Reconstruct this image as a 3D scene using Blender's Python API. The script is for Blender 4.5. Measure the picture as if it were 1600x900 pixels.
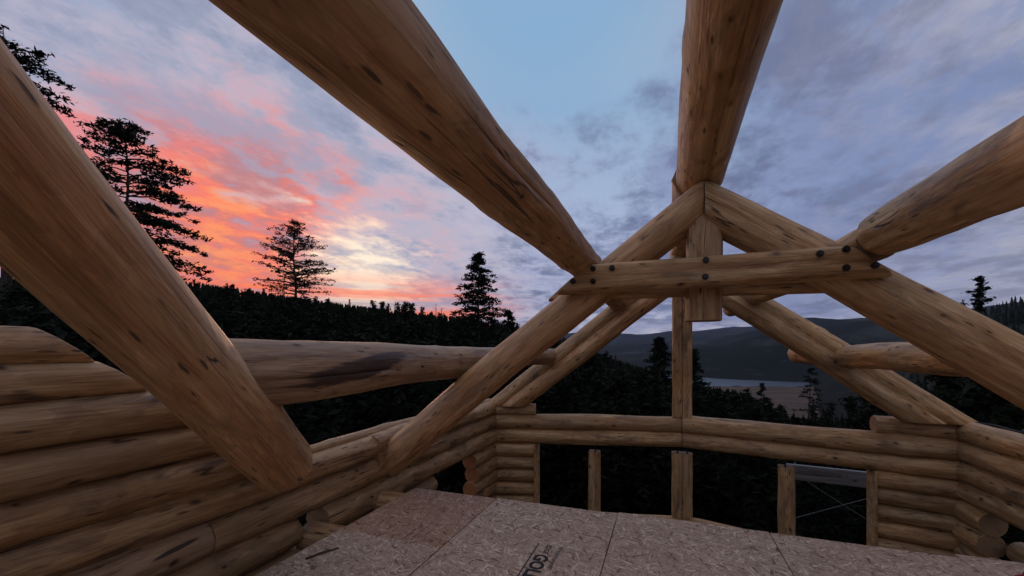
import bpy, bmesh, math, random
import numpy as np
from mathutils import Vector, Matrix, noise
for o in list(bpy.data.objects): bpy.data.objects.remove(o)
SC = bpy.context.scene
COL = SC.collection
R = math.radians

# ------------------------------------------------------------------ camera
cam_d = bpy.data.cameras.new('camera')
cam_d.sensor_width = 36; cam_d.lens = 14.625; cam_d.shift_y = 0.06
cam_d.clip_start = 0.05; cam_d.clip_end = 40000
cam = bpy.data.objects.new('camera', cam_d); COL.objects.link(cam)
YAW = math.atan(240/650)
cam.location = (0, 0, 0); cam.rotation_euler = (math.pi/2, 0, YAW)
SC.camera = cam
SC.view_settings.view_transform = 'Standard'
SC.view_settings.look = 'None'
SC.view_settings.exposure = 0.3
SC.view_settings.gamma = 1.0
SC.render.engine = 'CYCLES'
SC.cycles.max_bounces = 6; SC.cycles.diffuse_bounces = 1
SC.cycles.volume_bounces = 0

# ------------------------------------------------------------------ node helper
class NT:
    def __init__(s, tree): s.t = tree; s.n = tree.nodes; s.l = tree.links
    def put(s, sock, v):
        if v is None: return
        if isinstance(v, bpy.types.NodeSocket): s.l.new(v, sock)
        else:
            if hasattr(sock, 'default_value'):
                dv = sock.default_value
                if hasattr(dv, '__len__') and not hasattr(v, '__len__'): v = [v]*len(dv)
                elif hasattr(dv, '__len__') and len(dv) == 4 and len(v) == 3: v = list(v)+[1]
                sock.default_value = v
    def node(s, typ, ins=None, **props):
        n = s.n.new(typ)
        for k, v in props.items(): setattr(n, k, v)
        if ins:
            for k, v in ins.items(): s.put(n.inputs[k], v)
        return n
    def math(s, op, a, b=None, c=None, clamp=False):
        n = s.n.new('ShaderNodeMath'); n.operation = op; n.use_clamp = clamp
        s.put(n.inputs[0], a); s.put(n.inputs[1], b); s.put(n.inputs[2], c)
        return n.outputs[0]
    def vmath(s, op, a, b=None, out=0):
        n = s.n.new('ShaderNodeVectorMath'); n.operation = op
        s.put(n.inputs[0], a); s.put(n.inputs[1], b)
        return n.outputs[out]
    def scale(s, a, k):
        n = s.n.new('ShaderNodeVectorMath'); n.operation = 'SCALE'
        s.put(n.inputs[0], a); s.put(n.inputs[3], k); return n.outputs[0]
    def mapr(s, v, a, b, c=0., d=1., smooth=True):
        n = s.n.new('ShaderNodeMapRange'); n.clamp = True
        n.interpolation_type = 'SMOOTHSTEP' if smooth else 'LINEAR'
        for i, x in enumerate((v, a, b, c, d)): s.put(n.inputs[i], x)
        return n.outputs[0]
    def mix(s, f, a, b, blend='MIX'):
        n = s.n.new('ShaderNodeMix'); n.data_type = 'RGBA'; n.blend_type = blend
        s.put(n.inputs[0], f); s.put(n.inputs[6], a); s.put(n.inputs[7], b)
        return n.outputs[2]
    def ramp(s, f, stops, interp='LINEAR'):
        n = s.n.new('ShaderNodeValToRGB'); cr = n.color_ramp; cr.interpolation = interp
        while len(cr.elements) < len(stops): cr.elements.new(0.5)
        for e, (p, c) in zip(cr.elements, stops):
            e.position = p; e.color = list(c)+[1] if len(c) == 3 else c
        s.put(n.inputs[0], f); return n.outputs[0]
    def noise(s, vec, scale=1., detail=4., rough=.55, dist=0., out='Fac', lac=2.):
        n = s.n.new('ShaderNodeTexNoise')
        s.put(n.inputs['Vector'], vec); s.put(n.inputs['Scale'], scale); s.put(n.inputs['Detail'], detail)
        s.put(n.inputs['Roughness'], rough); s.put(n.inputs['Distortion'], dist); s.put(n.inputs['Lacunarity'], lac)
        return n.outputs[out]
    def voro(s, vec, scale=1., feature='F1', out='Distance', rnd=1.):
        n = s.n.new('ShaderNodeTexVoronoi'); n.feature = feature
        s.put(n.inputs['Vector'], vec); s.put(n.inputs['Scale'], scale)
        s.put(n.inputs['Randomness'], rnd)
        return n.outputs[out]
    def comb(s, x, y, z):
        n = s.n.new('ShaderNodeCombineXYZ')
        s.put(n.inputs[0], x); s.put(n.inputs[1], y); s.put(n.inputs[2], z); return n.outputs[0]
    def sep(s, v):
        n = s.n.new('ShaderNodeSeparateXYZ'); s.put(n.inputs[0], v); return n.outputs

# bearing (degrees right of the view direction) and elevation -> world direction
FW = Vector((-math.sin(YAW), math.cos(YAW), 0)); RT = Vector((math.cos(YAW), math.sin(YAW), 0))
def direction(bearing, elev):
    b, e = R(bearing), R(elev)
    return (FW*math.cos(b)+RT*math.sin(b))*math.cos(e)+Vector((0, 0, math.sin(e)))

# ------------------------------------------------------------------ world: dusk sky with clouds lit from below
W = bpy.data.worlds.new('World'); SC.world = W; W.use_nodes = True
def build_sky():
    W.node_tree.nodes.clear(); t = NT(W.node_tree)
    D = t.node('ShaderNodeTexCoord').outputs['Generated']
    D = t.vmath('NORMALIZE', D)
    x, y, z = t.sep(D)
    up = t.math('MAXIMUM', z, 0.0)
    # clear air; the unseen zenith is brightened and warmed to light log tops
    sky = t.node('ShaderNodeTexSky', sky_type='NISHITA', sun_disc=False, sun_elevation=R(1.5),
                 sun_rotation=R(-43), altitude=900, air_density=1.0, dust_density=1.0, ozone_density=2.0).outputs[0]
    def ang(b, e):
        d = t.vmath('DOT_PRODUCT', D, tuple(direction(b, e)), out=1)
        return t.math('MULTIPLY', t.math('ARCCOSINE', t.math('MINIMUM', d, 1.0)), 180/math.pi)
    a_red = ang(-35, 12)          # where the clouds burn
    a_core = ang(-20, 9)          # sun just below the trees
    a_blue = ang(4, 47)           # the open blue gap
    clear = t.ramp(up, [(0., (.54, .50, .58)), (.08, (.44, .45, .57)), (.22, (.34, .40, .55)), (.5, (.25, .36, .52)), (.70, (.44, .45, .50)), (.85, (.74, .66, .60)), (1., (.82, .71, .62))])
    clear = t.mix(t.mapr(a_blue, 24., 9., 0., .85), clear, (.175, .335, .52))
    clear = t.mix(t.math('MULTIPLY', t.mapr(a_red, 48., 80., 0., .85), t.mapr(z, .05, .2)), clear, (.138, .185, .355))
    clear = t.mix(t.math('MULTIPLY', t.mapr(a_core, 26., 10., 0., .7), t.mapr(z, .5, .22)), clear, (.62, .50, .51))
    clear = t.mix(1.0, clear, t.scale(sky, 0.01), 'ADD')
    # cloud sheet seen in perspective: streaks run along the valley (Y)
    inv = t.math('DIVIDE', 1.0, t.math('ADD', up, 0.10))
    P = t.comb(t.math('MULTIPLY', x, inv), t.math('MULTIPLY', y, inv), 0.0)
    P1 = t.vmath('MULTIPLY', P, (1.0, .55, 1.))
    n1 = t.noise(P1, 1.35, 6., .60, .18)
    P2 = t.vmath('MULTIPLY', P, (1.0, .72, 1.))
    n2 = t.noise(t.vmath('ADD', P2, (7.3, 2.1, 4.)), 6.2, 6., .66, .12)
    n3 = t.noise(t.vmath('ADD', P1, (1.7, 9.4, 2.)), .62, 5., .55, .3)
    n4 = t.noise(t.vmath('ADD', P2, (3.7, 1.4, 8.)), 2.4, 6., .64, .12)
    wob = t.math('MULTIPLY', t.math('SUBTRACT', n1, .5), 24.)
    wob2 = t.math('MULTIPLY', t.math('SUBTRACT', n2, .5), 40.)
    a_w = t.math('ADD', t.math('ADD', t.math('ADD', a_red, wob), wob2), t.mapr(z, .30, .55, 0., 5.))
    cov = t.math('ADD', t.math('MULTIPLY', n1, .55), t.math('MULTIPLY', n2, .30))
    cov = t.math('ADD', cov, t.math('MULTIPLY', n3, .35))
    cov = t.math('ADD', cov, t.mapr(z, .05, .6, .06, -.02))
    cov = t.math('SUBTRACT', cov, t.mapr(a_blue, 8., 20., .36, 0.))
    cov = t.math('ADD', cov, t.mapr(a_red, 42., 14., 0., .10))
    cov = t.math('ADD', cov, t.mapr(a_red, 50., 75., 0., .07))
    mask = t.mapr(cov, .52, .70)
    q = t.math('DIVIDE', a_w, 90.)
    lit = t.ramp(q, [
        (0., (.93, .25, .06)), (.05, (.90, .165, .065)), (.10, (.80, .165, .12)), (.145, (.64, .29, .29)), (.20, (.52, .36, .42)),
        (.28, (.43, .39, .48)), (.42, (.34, .36, .50)), (.58, (.185, .220, .375)), (.75, (.185, .22, .375)), (1., (.38, .38, .45))])
    shade = t.ramp(q, [
        (0., (.62, .16, .09)), (.09, (.46, .17, .17)), (.15, (.38, .27, .34)), (.26, (.30, .32, .43)), (.50, (.112, .132, .235)), (.75, (.108, .128, .23)), (1., (.22, .23, .31))])
    thick = t.mapr(t.math('ADD', t.math('MULTIPLY', n4, .75), t.math('MULTIPLY', n2, .3)), .47, .62)
    cloud = t.mix(thick, lit, shade)
    c = t.mix(t.math('MULTIPLY', mask, .9), clear, cloud)
    # bright gap over the hidden sun
    core = t.mapr(t.math('ADD', a_core, t.math('MULTIPLY', t.math('ADD', wob2, wob), .40)), 10., 2.)
    core = t.math('MULTIPLY', core, t.mapr(thick, 0., 1., 1., .55))
    c = t.mix(t.math('MULTIPLY', core, .88), c, (.98, .86, .66))
    # burning strips low over the trees near the sun, with grey bars between
    hz = t.math('MULTIPLY', t.mapr(z, .19, .11), t.mapr(a_core, 25., 10.))
    bars = t.noise(t.comb(t.math('MULTIPLY', a_core, .035), t.math('MULTIPLY', z, 26.), 3.), 1., 5., .6, .3)
    hot = t.math('MULTIPLY', hz, t.mapr(bars, .38, .52))
    c = t.mix(t.math('MULTIPLY', hot, .85), c, (.97, .19, .055))
    c = t.mix(t.math('MULTIPLY', hz, t.mapr(bars, .46, .36, 0., .6)), c, (.36, .22, .27))
    # pale strip of far sky above the mountains
    pale = t.math('MULTIPLY', t.mapr(z, .075, .03), t.mapr(a_core, 26., 44.))
    c = t.mix(t.math('MULTIPLY', pale, t.mapr(n2, .40, .58, .15, .9)), c, (.62, .59, .68))
    c = t.mix(t.mapr(z, 0., -.05), c, (.03, .03, .035))
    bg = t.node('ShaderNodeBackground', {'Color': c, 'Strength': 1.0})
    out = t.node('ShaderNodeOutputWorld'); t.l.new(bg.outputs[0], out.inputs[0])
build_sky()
# low, weak, warm sun behind the wooded hill
sd = bpy.data.lights.new('sun', 'SUN'); sd.energy = 0.5; sd.angle = R(8); sd.color = (1., .55, .32)
sun = bpy.data.objects.new('sun', sd); COL.objects.link(sun)
sun.rotation_euler = direction(-22, 6).to_track_quat('Z', 'Y').to_euler()

# ------------------------------------------------------------------ general helpers
def link(o, parent=None):
    COL.objects.link(o)
    if parent: o.parent = parent
    return o
def tag(o, label=None, cat=None, group=None, kind=None):
    if label: o['label'] = label
    if cat: o['category'] = cat
    if group: o['group'] = group
    if kind: o['kind'] = kind
    return o
def empty(name, loc=(0, 0, 0)):
    o = bpy.data.objects.new(name, None); o.location = loc; o.empty_display_size = .2
    return link(o)
def ppos(parent): return parent.location.copy() if parent else Vector((0, 0, 0))
def mesh_obj(name, verts, faces, mat, parent=None, loc=(0, 0, 0), smooth=False, idx=None):
    me = bpy.data.meshes.new(name); me.from_pydata(verts, [], faces)
    for m in (mat if isinstance(mat, (list, tuple)) else [mat]): me.materials.append(m)
    if idx: me.polygons.foreach_set('material_index', idx)
    if smooth: me.polygons.foreach_set('use_smooth', [True]*len(me.polygons))
    me.update()
    o = bpy.data.objects.new(name, me); link(o, parent)
    o.location = Vector(loc)-ppos(parent)
    return o
def bm_obj(name, bm, mat, parent=None, loc=(0, 0, 0), smooth=False):
    me = bpy.data.meshes.new(name); bm.to_mesh(me); bm.free()
    for m in (mat if isinstance(mat, (list, tuple)) else [mat]): me.materials.append(m)
    if smooth: me.polygons.foreach_set('use_smooth', [True]*len(me.polygons))
    o = bpy.data.objects.new(name, me); link(o, parent); o.location = Vector(loc)-ppos(parent)
    return o
def box_obj(name, lo, hi, mat, parent=None, bevel=.003):
    lo = Vector(lo); hi = Vector(hi); c = (lo+hi)/2; s = hi-lo
    bm = bmesh.new(); bmesh.ops.create_cube(bm, size=1)
    for v in bm.verts: v.co = Vector((v.co.x*s.x, v.co.y*s.y, v.co.z*s.z))
    if bevel: bmesh.ops.bevel(bm, geom=bm.edges[:], offset=bevel, segments=1, affect='EDGES')
    return bm_obj(name, bm, mat, parent, c)

# ------------------------------------------------------------------ materials
def new_mat(name):
    m = bpy.data.materials.new(name); m.use_nodes = True; m.node_tree.nodes.clear()
    t = NT(m.node_tree)
    out = t.node('ShaderNodeOutputMaterial'); b = t.node('ShaderNodeBsdfPrincipled')
    t.l.new(b.outputs[0], out.inputs[0]); b.inputs['Specular IOR Level'].default_value = .3
    return m, t, b
def wood_mat(name, dark, mid, light, stain=.5, grey=0., scar=None):
    m, t, b = new_mat(name)
    co = t.node('ShaderNodeTexCoord').outputs['Object']
    oi = t.node('ShaderNodeObjectInfo').outputs['Random']
    off = t.scale((13.7, 7.1, 5.3), oi)
    p = t.vmath('ADD', co, off)
    g1 = t.noise(t.vmath('MULTIPLY', p, (1.0, 13., 13.)), 1., 6., .62, .5)
    g2 = t.noise(t.vmath('MULTIPLY', p, (2.2, 85., 85.)), 1., 4., .65, .2)
    bl = t.noise(t.vmath('MULTIPLY', p, (1.3, 4., 4.)), 1., 5., .6, .8)
    fac = t.math('ADD', t.math('MULTIPLY', g1, .62), t.math('MULTIPLY', g2, .38))
    col = t.ramp(fac, [(.34, dark), (.48, mid), (.61, light)])
    # long shallow strokes left by the drawknife
    dk = t.vmath('MULTIPLY', t.vmath('ADD', p, t.scale(t.noise(p, 2.5, 2., out='Color'), .16)), (4.2, 19., 19.))
    dv = t.sep(t.voro(dk, 1., out='Color'))[0]
    col = t.mix(t.mapr(dv, .0, 1., .0, .6, smooth=False), col, t.mix(1., col, (.62, .56, .52), 'MULTIPLY'))
    # broad tone changes along the log
    tone = t.noise(t.vmath('MULTIPLY', p, (.7, 2.2, 2.2)), 1., 3., .5, .3)
    col = t.mix(t.mapr(tone, .35, .65, 0., .45), col, t.mix(1., col, (1.22, 1.06, .86), 'MULTIPLY'))
    # grey weathering
    gw = t.noise(t.vmath('MULTIPLY', t.vmath('ADD', p, (3., 8., 1.)), (.9, 3., 3.)), 1., 4., .55, .4)
    col = t.mix(t.mapr(gw, .46, .68, 0., .32+grey), col, (mid[0]*.95, mid[1]*1.04, mid[2]*1.2))
    # remains of inner bark
    st = t.math('MULTIPLY', t.mapr(bl, .50, .68), t.mapr(g1, .36, .60))
    col = t.mix(t.math('MULTIPLY', st, stain), col, (.115, .064, .045))
    # knots
    kp = t.vmath('MULTIPLY', t.vmath('ADD', p, t.scale(t.noise(p, 3., 2., out='Color'), .10)), (3.9, 6.6, 6.6))
    kd = t.voro(kp, 1.); kc = t.voro(kp, 1., out='Color')
    kr = t.sep(kc)
    kn = t.math('MULTIPLY', t.mapr(kd, t.mapr(kr[1], 0., 1., .10, .21, smooth=False), .05), t.mapr(kr[0], .50, .54))
    halo = t.math('MULTIPLY', t.mapr(kd, .36, .10), t.mapr(kr[0], .50, .54))
    col = t.mix(t.math('MULTIPLY', halo, .35), col, (dark[0]*.8, dark[1]*.72, dark[2]*.65))
    col = t.mix(t.math('MULTIPLY', kn, .88), col, (.05, .026, .016))
    # short dark flecks of inner bark along the grain
    fk = t.vmath('MULTIPLY', t.vmath('ADD', p, t.scale(t.noise(p, 6., 2., out='Color'), .03)), (5.5, 34., 34.))
    fd = t.voro(fk, 1.); fr = t.sep(t.voro(fk, 1., out='Color'))
    fm = t.noise(t.vmath('MULTIPLY', p, (1.1, 3., 3.)), 1., 3.)
    fl = t.math('MULTIPLY', t.math('MULTIPLY', t.mapr(fd, .34, .18), t.mapr(fr[1], .66, .70)), t.mapr(fm, .44, .54))
    col = t.mix(t.math('MULTIPLY', fl, .85), col, (.065, .040, .026))
    # hairline checks running with the grain
    ck = t.noise(t.vmath('MULTIPLY', t.vmath('ADD', p, (2., 4., 6.)), (.22, 8., 8.)), 1., 2., .5, .15)
    ckm = t.noise(t.vmath('MULTIPLY', p, (.8, 3., 3.)), 1., 1.)
    cl = t.mapr(t.math('ABSOLUTE', t.math('SUBTRACT', ck, .52)), .007, .002)
    cl = t.math('MULTIPLY', cl, t.mapr(ckm, .54, .62))
    col = t.mix(t.math('MULTIPLY', cl, .8), col, (.045, .026, .018))
    if scar:
        lx, ly, lz = t.sep(co); sx0, sz0, hx, hz, tilt = scar
        wx = t.math('SUBTRACT', lx, sx0); wz = t.math('SUBTRACT', t.math('SUBTRACT', lz, sz0), t.math('MULTIPLY', wx, tilt))
        e = t.math('ADD', t.math('POWER', t.math('DIVIDE', wx, hx), 2.), t.math('POWER', t.math('DIVIDE', wz, hz), 2.))
        e = t.math('ADD', e, t.math('MULTIPLY', t.math('SUBTRACT', t.noise(t.vmath('MULTIPLY', co, (2.5, 14., 14.)), 1., 5., .65, .6), .5), 2.6))
        sm = t.math('MULTIPLY', t.mapr(e, 1.15, .55), t.math('LESS_THAN', ly, 0.))
        col = t.mix(t.math('MULTIPLY', sm, .9), col, (.050, .026, .020))
    var = t.mapr(oi, 0., 1., .84, 1.12, smooth=False)
    col = t.mix(1., col, t.comb(var, var, var), 'MULTIPLY')
    t.put(b.inputs['Base Color'], col)
    t.put(b.inputs['Roughness'], t.mapr(g1, .3, .7, .42, .66)); b.inputs['Specular IOR Level'].default_value = .5
    h = t.math('ADD', t.math('MULTIPLY', g1, .5), t.math('MULTIPLY', g2, .16))
    fc = t.noise(t.vmath('MULTIPLY', p, (2.4, 6., 6.)), 1., 2., .4, 1.0)
    h = t.math('ADD', h, t.math('MULTIPLY', fc, 1.0)); h = t.math('ADD', h, t.math('MULTIPLY', dv, .16))
    h = t.math('SUBTRACT', h, t.math('MULTIPLY', cl, .8)); h = t.math('SUBTRACT', h, t.math('MULTIPLY', kn, .4))
    bp = t.node('ShaderNodeBump', {'Height': h, 'Strength': .7, 'Distance': .035})
    t.l.new(bp.outputs[0], b.inputs['Normal'])
    return m
LOG = wood_mat('peeled_log', (.33, .160, .062), (.64, .365, .160), (.86, .59, .31), .75)
LOGW = wood_mat('peeled_log_wall', (.27, .138, .058), (.55, .320, .145), (.76, .51, .27), .95, grey=.1)
LOGR = wood_mat('peeled_log_rafter', (.33, .152, .062), (.63, .335, .148), (.82, .52, .265), .55)
LOGS = wood_mat('peeled_log_bark_scar', (.26, .145, .075), (.47, .290, .160), (.63, .43, .26), .5, grey=.1, scar=(.95, .0, .62, .085, .16))
LOGD = wood_mat('peeled_log_dark_split', (.26, .145, .075), (.47, .290, .160), (.63, .43, .26), .6, grey=.1, scar=(4.02, .055, .17, .018, .10))
def end_mat(name, base, ring):
    m, t, b = new_mat(name)
    co = t.node('ShaderNodeTexCoord').outputs['Object']
    x, y, z = t.sep(co)
    rr = t.math('SQRT', t.math('ADD', t.math('POWER', y, 2.), t.math('POWER', z, 2.)))
    nz = t.noise(co, 9., 4.)
    rr = t.math('ADD', rr, t.math('MULTIPLY', nz, .02))
    wv = t.math('SINE', t.math('MULTIPLY', rr, 620.))
    col = t.mix(t.mapr(wv, -1., 1., 0., .7), base, ring)
    col = t.mix(t.mapr(t.noise(co, 14., 5.), .5, .75, 0., .6), col, (ring[0]*.5, ring[1]*.45, ring[2]*.4))
    t.put(b.inputs['Base Color'], col); b.inputs['Roughness'].default_value = .85
    bp = t.node('ShaderNodeBump', {'Height': t.noise(co, 60., 3.), 'Strength': .4, 'Distance': .01})
    t.l.new(bp.outputs[0], b.inputs['Normal'])
    return m
ENDG = end_mat('end_grain', (.44, .26, .14), (.31, .17, .085))
ENDO = end_mat('orange_end_grain', (.52, .19, .07), (.40, .13, .045))  # redder, more saturated orange than the plain end grain

def osb_mat(name, c0, c1, c2):
    m, t, b = new_mat(name)
    co = t.node('ShaderNodeTexCoord').outputs['Object']
    oi = t.node('ShaderNodeObjectInfo').outputs['Random']
    p = t.vmath('ADD', co, t.scale((17., 9., 0.), oi))
    p = t.vmath('ADD', p, t.scale(t.noise(p, 5., 2., out='Color'), .035))
    val = None; hh = None
    for i, (a, sx, sy) in enumerate(((12, 12, 58), (68, 13, 66), (-41, 13, 70), (-82, 12, 60), (33, 16, 80))):
        mp = t.node('ShaderNodeMapping', {'Vector': p, 'Rotation': (0, 0, R(a)), 'Location': (i*3.3, i*1.7, 0)}).outputs[0]
        q = t.vmath('MULTIPLY', mp, (sx, sy, 1.))
        c = t.sep(t.voro(q, 1., out='Color'))
        v, k = c[0], c[1]
        if val is None: val = v; hh = k
        else:
            sel = t.math('GREATER_THAN', k, hh)
            val = t.math('ADD', t.math('MULTIPLY', v, sel), t.math('MULTIPLY', val, t.math('SUBTRACT', 1., sel)))
            hh = t.math('MAXIMUM', hh, k)
    gr = t.noise(p, 90., 4., .6)
    f = t.math('ADD', t.math('MULTIPLY', val, .86), t.math('MULTIPLY', gr, .16))
    col = t.ramp(f, [(.08, (c0[0]*.42, c0[1]*.36, c0[2]*.32)), (.17, c0), (.68, c1), (.80, [q*1.08 for q in c1]), (.90, c2)])
    big = t.noise(p, 1.4, 4.)
    col = t.mix(t.mapr(big, .4, .7, 0., .35), col, t.mix(1., col, (.82, .80, .80), 'MULTIPLY'))
    t.put(b.inputs['Base Color'], col); b.inputs['Roughness'].default_value = .72
    bp = t.node('ShaderNodeBump', {'Height': t.math('ADD', hh, t.math('MULTIPLY', gr, .3)), 'Strength': .35, 'Distance': .004})
    t.l.new(bp.outputs[0], b.inputs['Normal'])
    return m
OSB = osb_mat('osb', (.44, .283, .188), (.63, .432, .300), (.86, .66, .50))
OSBR = osb_mat('osb_red', (.37, .195, .118), (.50, .29, .185), (.70, .47, .33))

def plain(name, col, rough=.6, metal=0., nscale=20., amt=.25, bump=.1):
    m, t, b = new_mat(name)
    co = t.node('ShaderNodeTexCoord').outputs['Object']
    n = t.noise(co, nscale, 4.)
    t.put(b.inputs['Base Color'], t.mix(t.mapr(n, .35, .65), [c*(1-amt) for c in col], [min(1, c*(1+amt)) for c in col]))
    b.inputs['Roughness'].default_value = rough; b.inputs['Metallic'].default_value = metal
    bp = t.node('ShaderNodeBump', {'Height': n, 'Strength': bump, 'Distance': .01}); t.l.new(bp.outputs[0], b.inputs['Normal'])
    return m
BOLT = plain('bolt_steel', (.07, .066, .062), .36, .8, 60)
STEEL = plain('galvanised_steel', (.16, .16, .165), .45, .7, 30)
PLANKM = wood_mat('grey_plank', (.17, .165, .16), (.22, .215, .21), (.28, .275, .27), .1)
INK = plain('print_ink', (.028, .025, .026), .7, 0, 90, .5)
INKF = plain('faded_print_ink', (.10, .08, .075), .75, 0, 90, .5)
REDM = plain('red_cloth', (.34, .018, .02), .8, 0, 30, .3, .3)
BLK = plain('black_rubber', (.018, .018, .02), .55, 0, 30)

# ------------------------------------------------------------------ the log builder
SEED = [0]; WORLD = {}
def log(name, a, b, r0, r1=None, parent=None, mat=None, end=None, bend=(0, 0), cut0=None, cut1=None,
        cracks=(), nside=26, rough=1., flats=(), round0=0., round1=0., bumps=None, seed=None, flare=None):
    """A peeled log from a to b. Local X runs along it. bend=(sideways, up) at mid length.
    cut0/cut1: world normal of the end plane. cracks: (angle, t0, t1, depth). flats: (world direction, fraction of radius)."""
    SEED[0] += 1; sd = SEED[0] if seed is None else seed
    rng = random.Random(sd*7919+11)
    a = Vector(a); b = Vector(b); r1 = r0 if r1 is None else r1
    d = b-a; L = d.length; X = d/L
    ref = Vector((0, 0, 1)) if abs(X.z) < .9 else Vector((0, 1, 0))
    Y = ref.cross(X).normalized(); Z = X.cross(Y)
    M = Matrix((X, Y, Z)).transposed()
    Mi = M.transposed()
    twist = rng.uniform(-.12, .12)
    angs = [(2*math.pi*i/nside, None) for i in range(nside)]
    for ci, (ca, t0, t1, dp) in enumerate(cracks):
        ca %= 2*math.pi
        angs = [(g, k) for g, k in angs if abs((g-ca+math.pi) % (2*math.pi)-math.pi) > .07]
        angs += [(ca-.017, ('s', ci)), (ca, ('c', ci)), (ca+.017, ('s', ci))]
    angs.sort(key=lambda q: q[0]); na = len(angs)
    nf = rng.choice((7, 8, 9, 10)); seg = 2*math.pi/nf
    nb = max(2, int(L*1.6)) if bumps is None else bumps
    kn = [(rng.uniform(.05, .95)*L, rng.uniform(0, 2*math.pi), rng.uniform(.006, .02), rng.uniform(.05, .11)) for _ in range(nb)]
    ns = max(6, int(L*9))
    xs = [0.0, .012]+[L*i/ns for i in range(1, ns)]+[L-.012, L]
    if round0: xs = sorted(set([round0*q for q in (0, .08, .25, .5, .8)]+[x for x in xs if x > round0]))
    if round1: xs = sorted(set([L-round1*q for q in (0, .08, .25, .5, .8)]+[x for x in xs if x < L-round1]))
    def shear(n):
        if n is None: return (0, 0)
        q = Mi @ Vector(n)
        return (-q.y/q.x, -q.z/q.x)
    s0, s1 = shear(cut0), shear(cut1)
    fl = [((Mi @ Vector(dv)).normalized(), fr) for dv, fr in flats]
    V = []
    for x in xs:
        t = x/L; r = r0+(r1-r0)*t
        if flare: r *= 1+flare[1]*math.exp(-((t-flare[0])/flare[2])**2)
        e = min(x, L-x)
        if e < .011 and not (round0 and t < .5) and not (round1 and t > .5): r *= .965
        if round0 and x < round0: q = 1-x/round0; r *= max(.30, math.sqrt(max(0, 1-q*q*.9)))
        if round1 and x > L-round1: q = 1-(L-x)/round1; r *= max(.30, math.sqrt(max(0, 1-q*q*.9)))
        bow = math.sin(math.pi*t)
        cy = bend[0]*bow+rough*.022*noise.noise((x*.7, sd*3.1, 1.)); cz = bend[1]*bow+rough*.022*noise.noise((x*.7, sd*3.1, 9.))
        rn = 1+rough*.045*noise.noise((x*.9, sd*1.7, 4.))
        for g, k in angs:
            th = g+twist*x
            c, s = math.cos(th), math.sin(th)
            rr = r*rn*(1+rough*(.05*noise.noise((x*1.3, c*1.3+sd, s*1.3))+.022*noise.noise((x*3.5, c*3+sd, s*3))))
            fq = ((th+.35*noise.noise((x*.8, sd*2.3, 7.))) % seg)-seg/2
            rr *= 1+.75*rough*(math.cos(seg/2*.8)/math.cos(fq)-1+.03)
            for kx, ka, kh, ks in kn:
                if abs(x-kx) < .25:
                    da = (th-ka+math.pi) % (2*math.pi)-math.pi
                    rr += kh*math.exp(-((x-kx)**2+(da*r)**2)/(ks*ks))
            if k and k[0] == 'c':
                _, t0, t1, dp = cracks[k[1]]
                if t0 < t < t1: rr -= dp*min(1, 6*(t-t0)/(t1-t0), 6*(t1-t)/(t1-t0))*(.7+.5*noise.noise((x*4, sd, 2.)))
            y, z = c*rr, s*rr
            for n, fr in fl:
                q = y*n.y+z*n.z
                if q > fr*r: y -= (q-fr*r)*n.y*.96; z -= (q-fr*r)*n.z*.96
            y += cy; z += cz
            xx = x+(s0[0]*y+s0[1]*z)*max(0, 1-t*2)+(s1[0]*y+s1[1]*z)*max(0, t*2-1)
            V.append((xx, y, z))
    F = []; idx = []
    nr = len(xs)
    for i in range(nr-1):
        for j in range(na):
            k = (j+1) % na
            F.append((i*na+j, i*na+k, (i+1)*na+k, (i+1)*na+j)); idx.append(0)
    for base, rev in ((0, True), ((nr-1)*na, False)):
        c = Vector((0, 0, 0))
        for j in range(na): c += Vector(V[base+j])
        ci = len(V); V.append(tuple(c/na))
        for j in range(na):
            k = (j+1) % na
            F.append((ci, base+k, base+j) if rev else (ci, base+j, base+k)); idx.append(1)
    me = bpy.data.meshes.new(name); me.from_pydata(V, [], F)
    me.materials.append(mat or LOG); me.materials.append(end or ENDG)
    me.polygons.foreach_set('material_index', idx)
    sm = [q == 0 for q in idx]
    if round0 or round1: sm = [True]*len(idx)
    me.polygons.foreach_set('use_smooth', sm); me.update()
    o = bpy.data.objects.new(name, me); link(o, parent)
    o.matrix_local = Matrix.Translation(a-ppos(parent)) @ M.to_4x4()
    WORLD[o.name] = Matrix.Translation(a) @ M.to_4x4()
    return o

def prism(name, poly, z0, z1, mat, parent=None, nseg=8, jitter=.006, end=None, seed=1):
    """vertical timber from a plan polygon (local X runs up so the wood grain follows it)"""
    c = Vector((sum(p[0] for p in poly)/len(poly), sum(p[1] for p in poly)/len(poly), z0))
    V = []; n = len(poly)
    for i in range(nseg+1):
        h = (z1-z0)*i/nseg
        for j, p in enumerate(poly):
            q = Vector((p[0]-c.x, p[1]-c.y)); q *= 1+jitter/max(.05, q.length)*noise.noise((h*3, j*5.1, seed*3.3))*2
            V.append((h, q.y, -q.x))
    F = []; idx = []
    for i in range(nseg):
        for j in range(n):
            k = (j+1) % n; F.append((i*n+j, (i+1)*n+j, (i+1)*n+k, i*n+k)); idx.append(0)
    F.append(tuple(range(n))); idx.append(1)
    F.append(tuple(reversed(range(nseg*n, nseg*n+n)))); idx.append(1)
    me = bpy.data.meshes.new(name); me.from_pydata(V, [], F); me.materials.append(mat); me.materials.append(end or ENDG)
    me.polygons.foreach_set('material_index', idx)
    bm = bmesh.new(); bm.from_mesh(me); bmesh.ops.recalc_face_normals(bm, faces=bm.faces[:]); bm.to_mesh(me); bm.free()
    o = bpy.data.objects.new(name, me); link(o, parent)
    # local (x,y,z) -> world (-z, y, x)
    M = Matrix(((0, 0, -1), (0, 1, 0), (1, 0, 0))).to_4x4()
    o.matrix_local = Matrix.Translation(c-ppos(parent)) @ M
    return o

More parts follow.
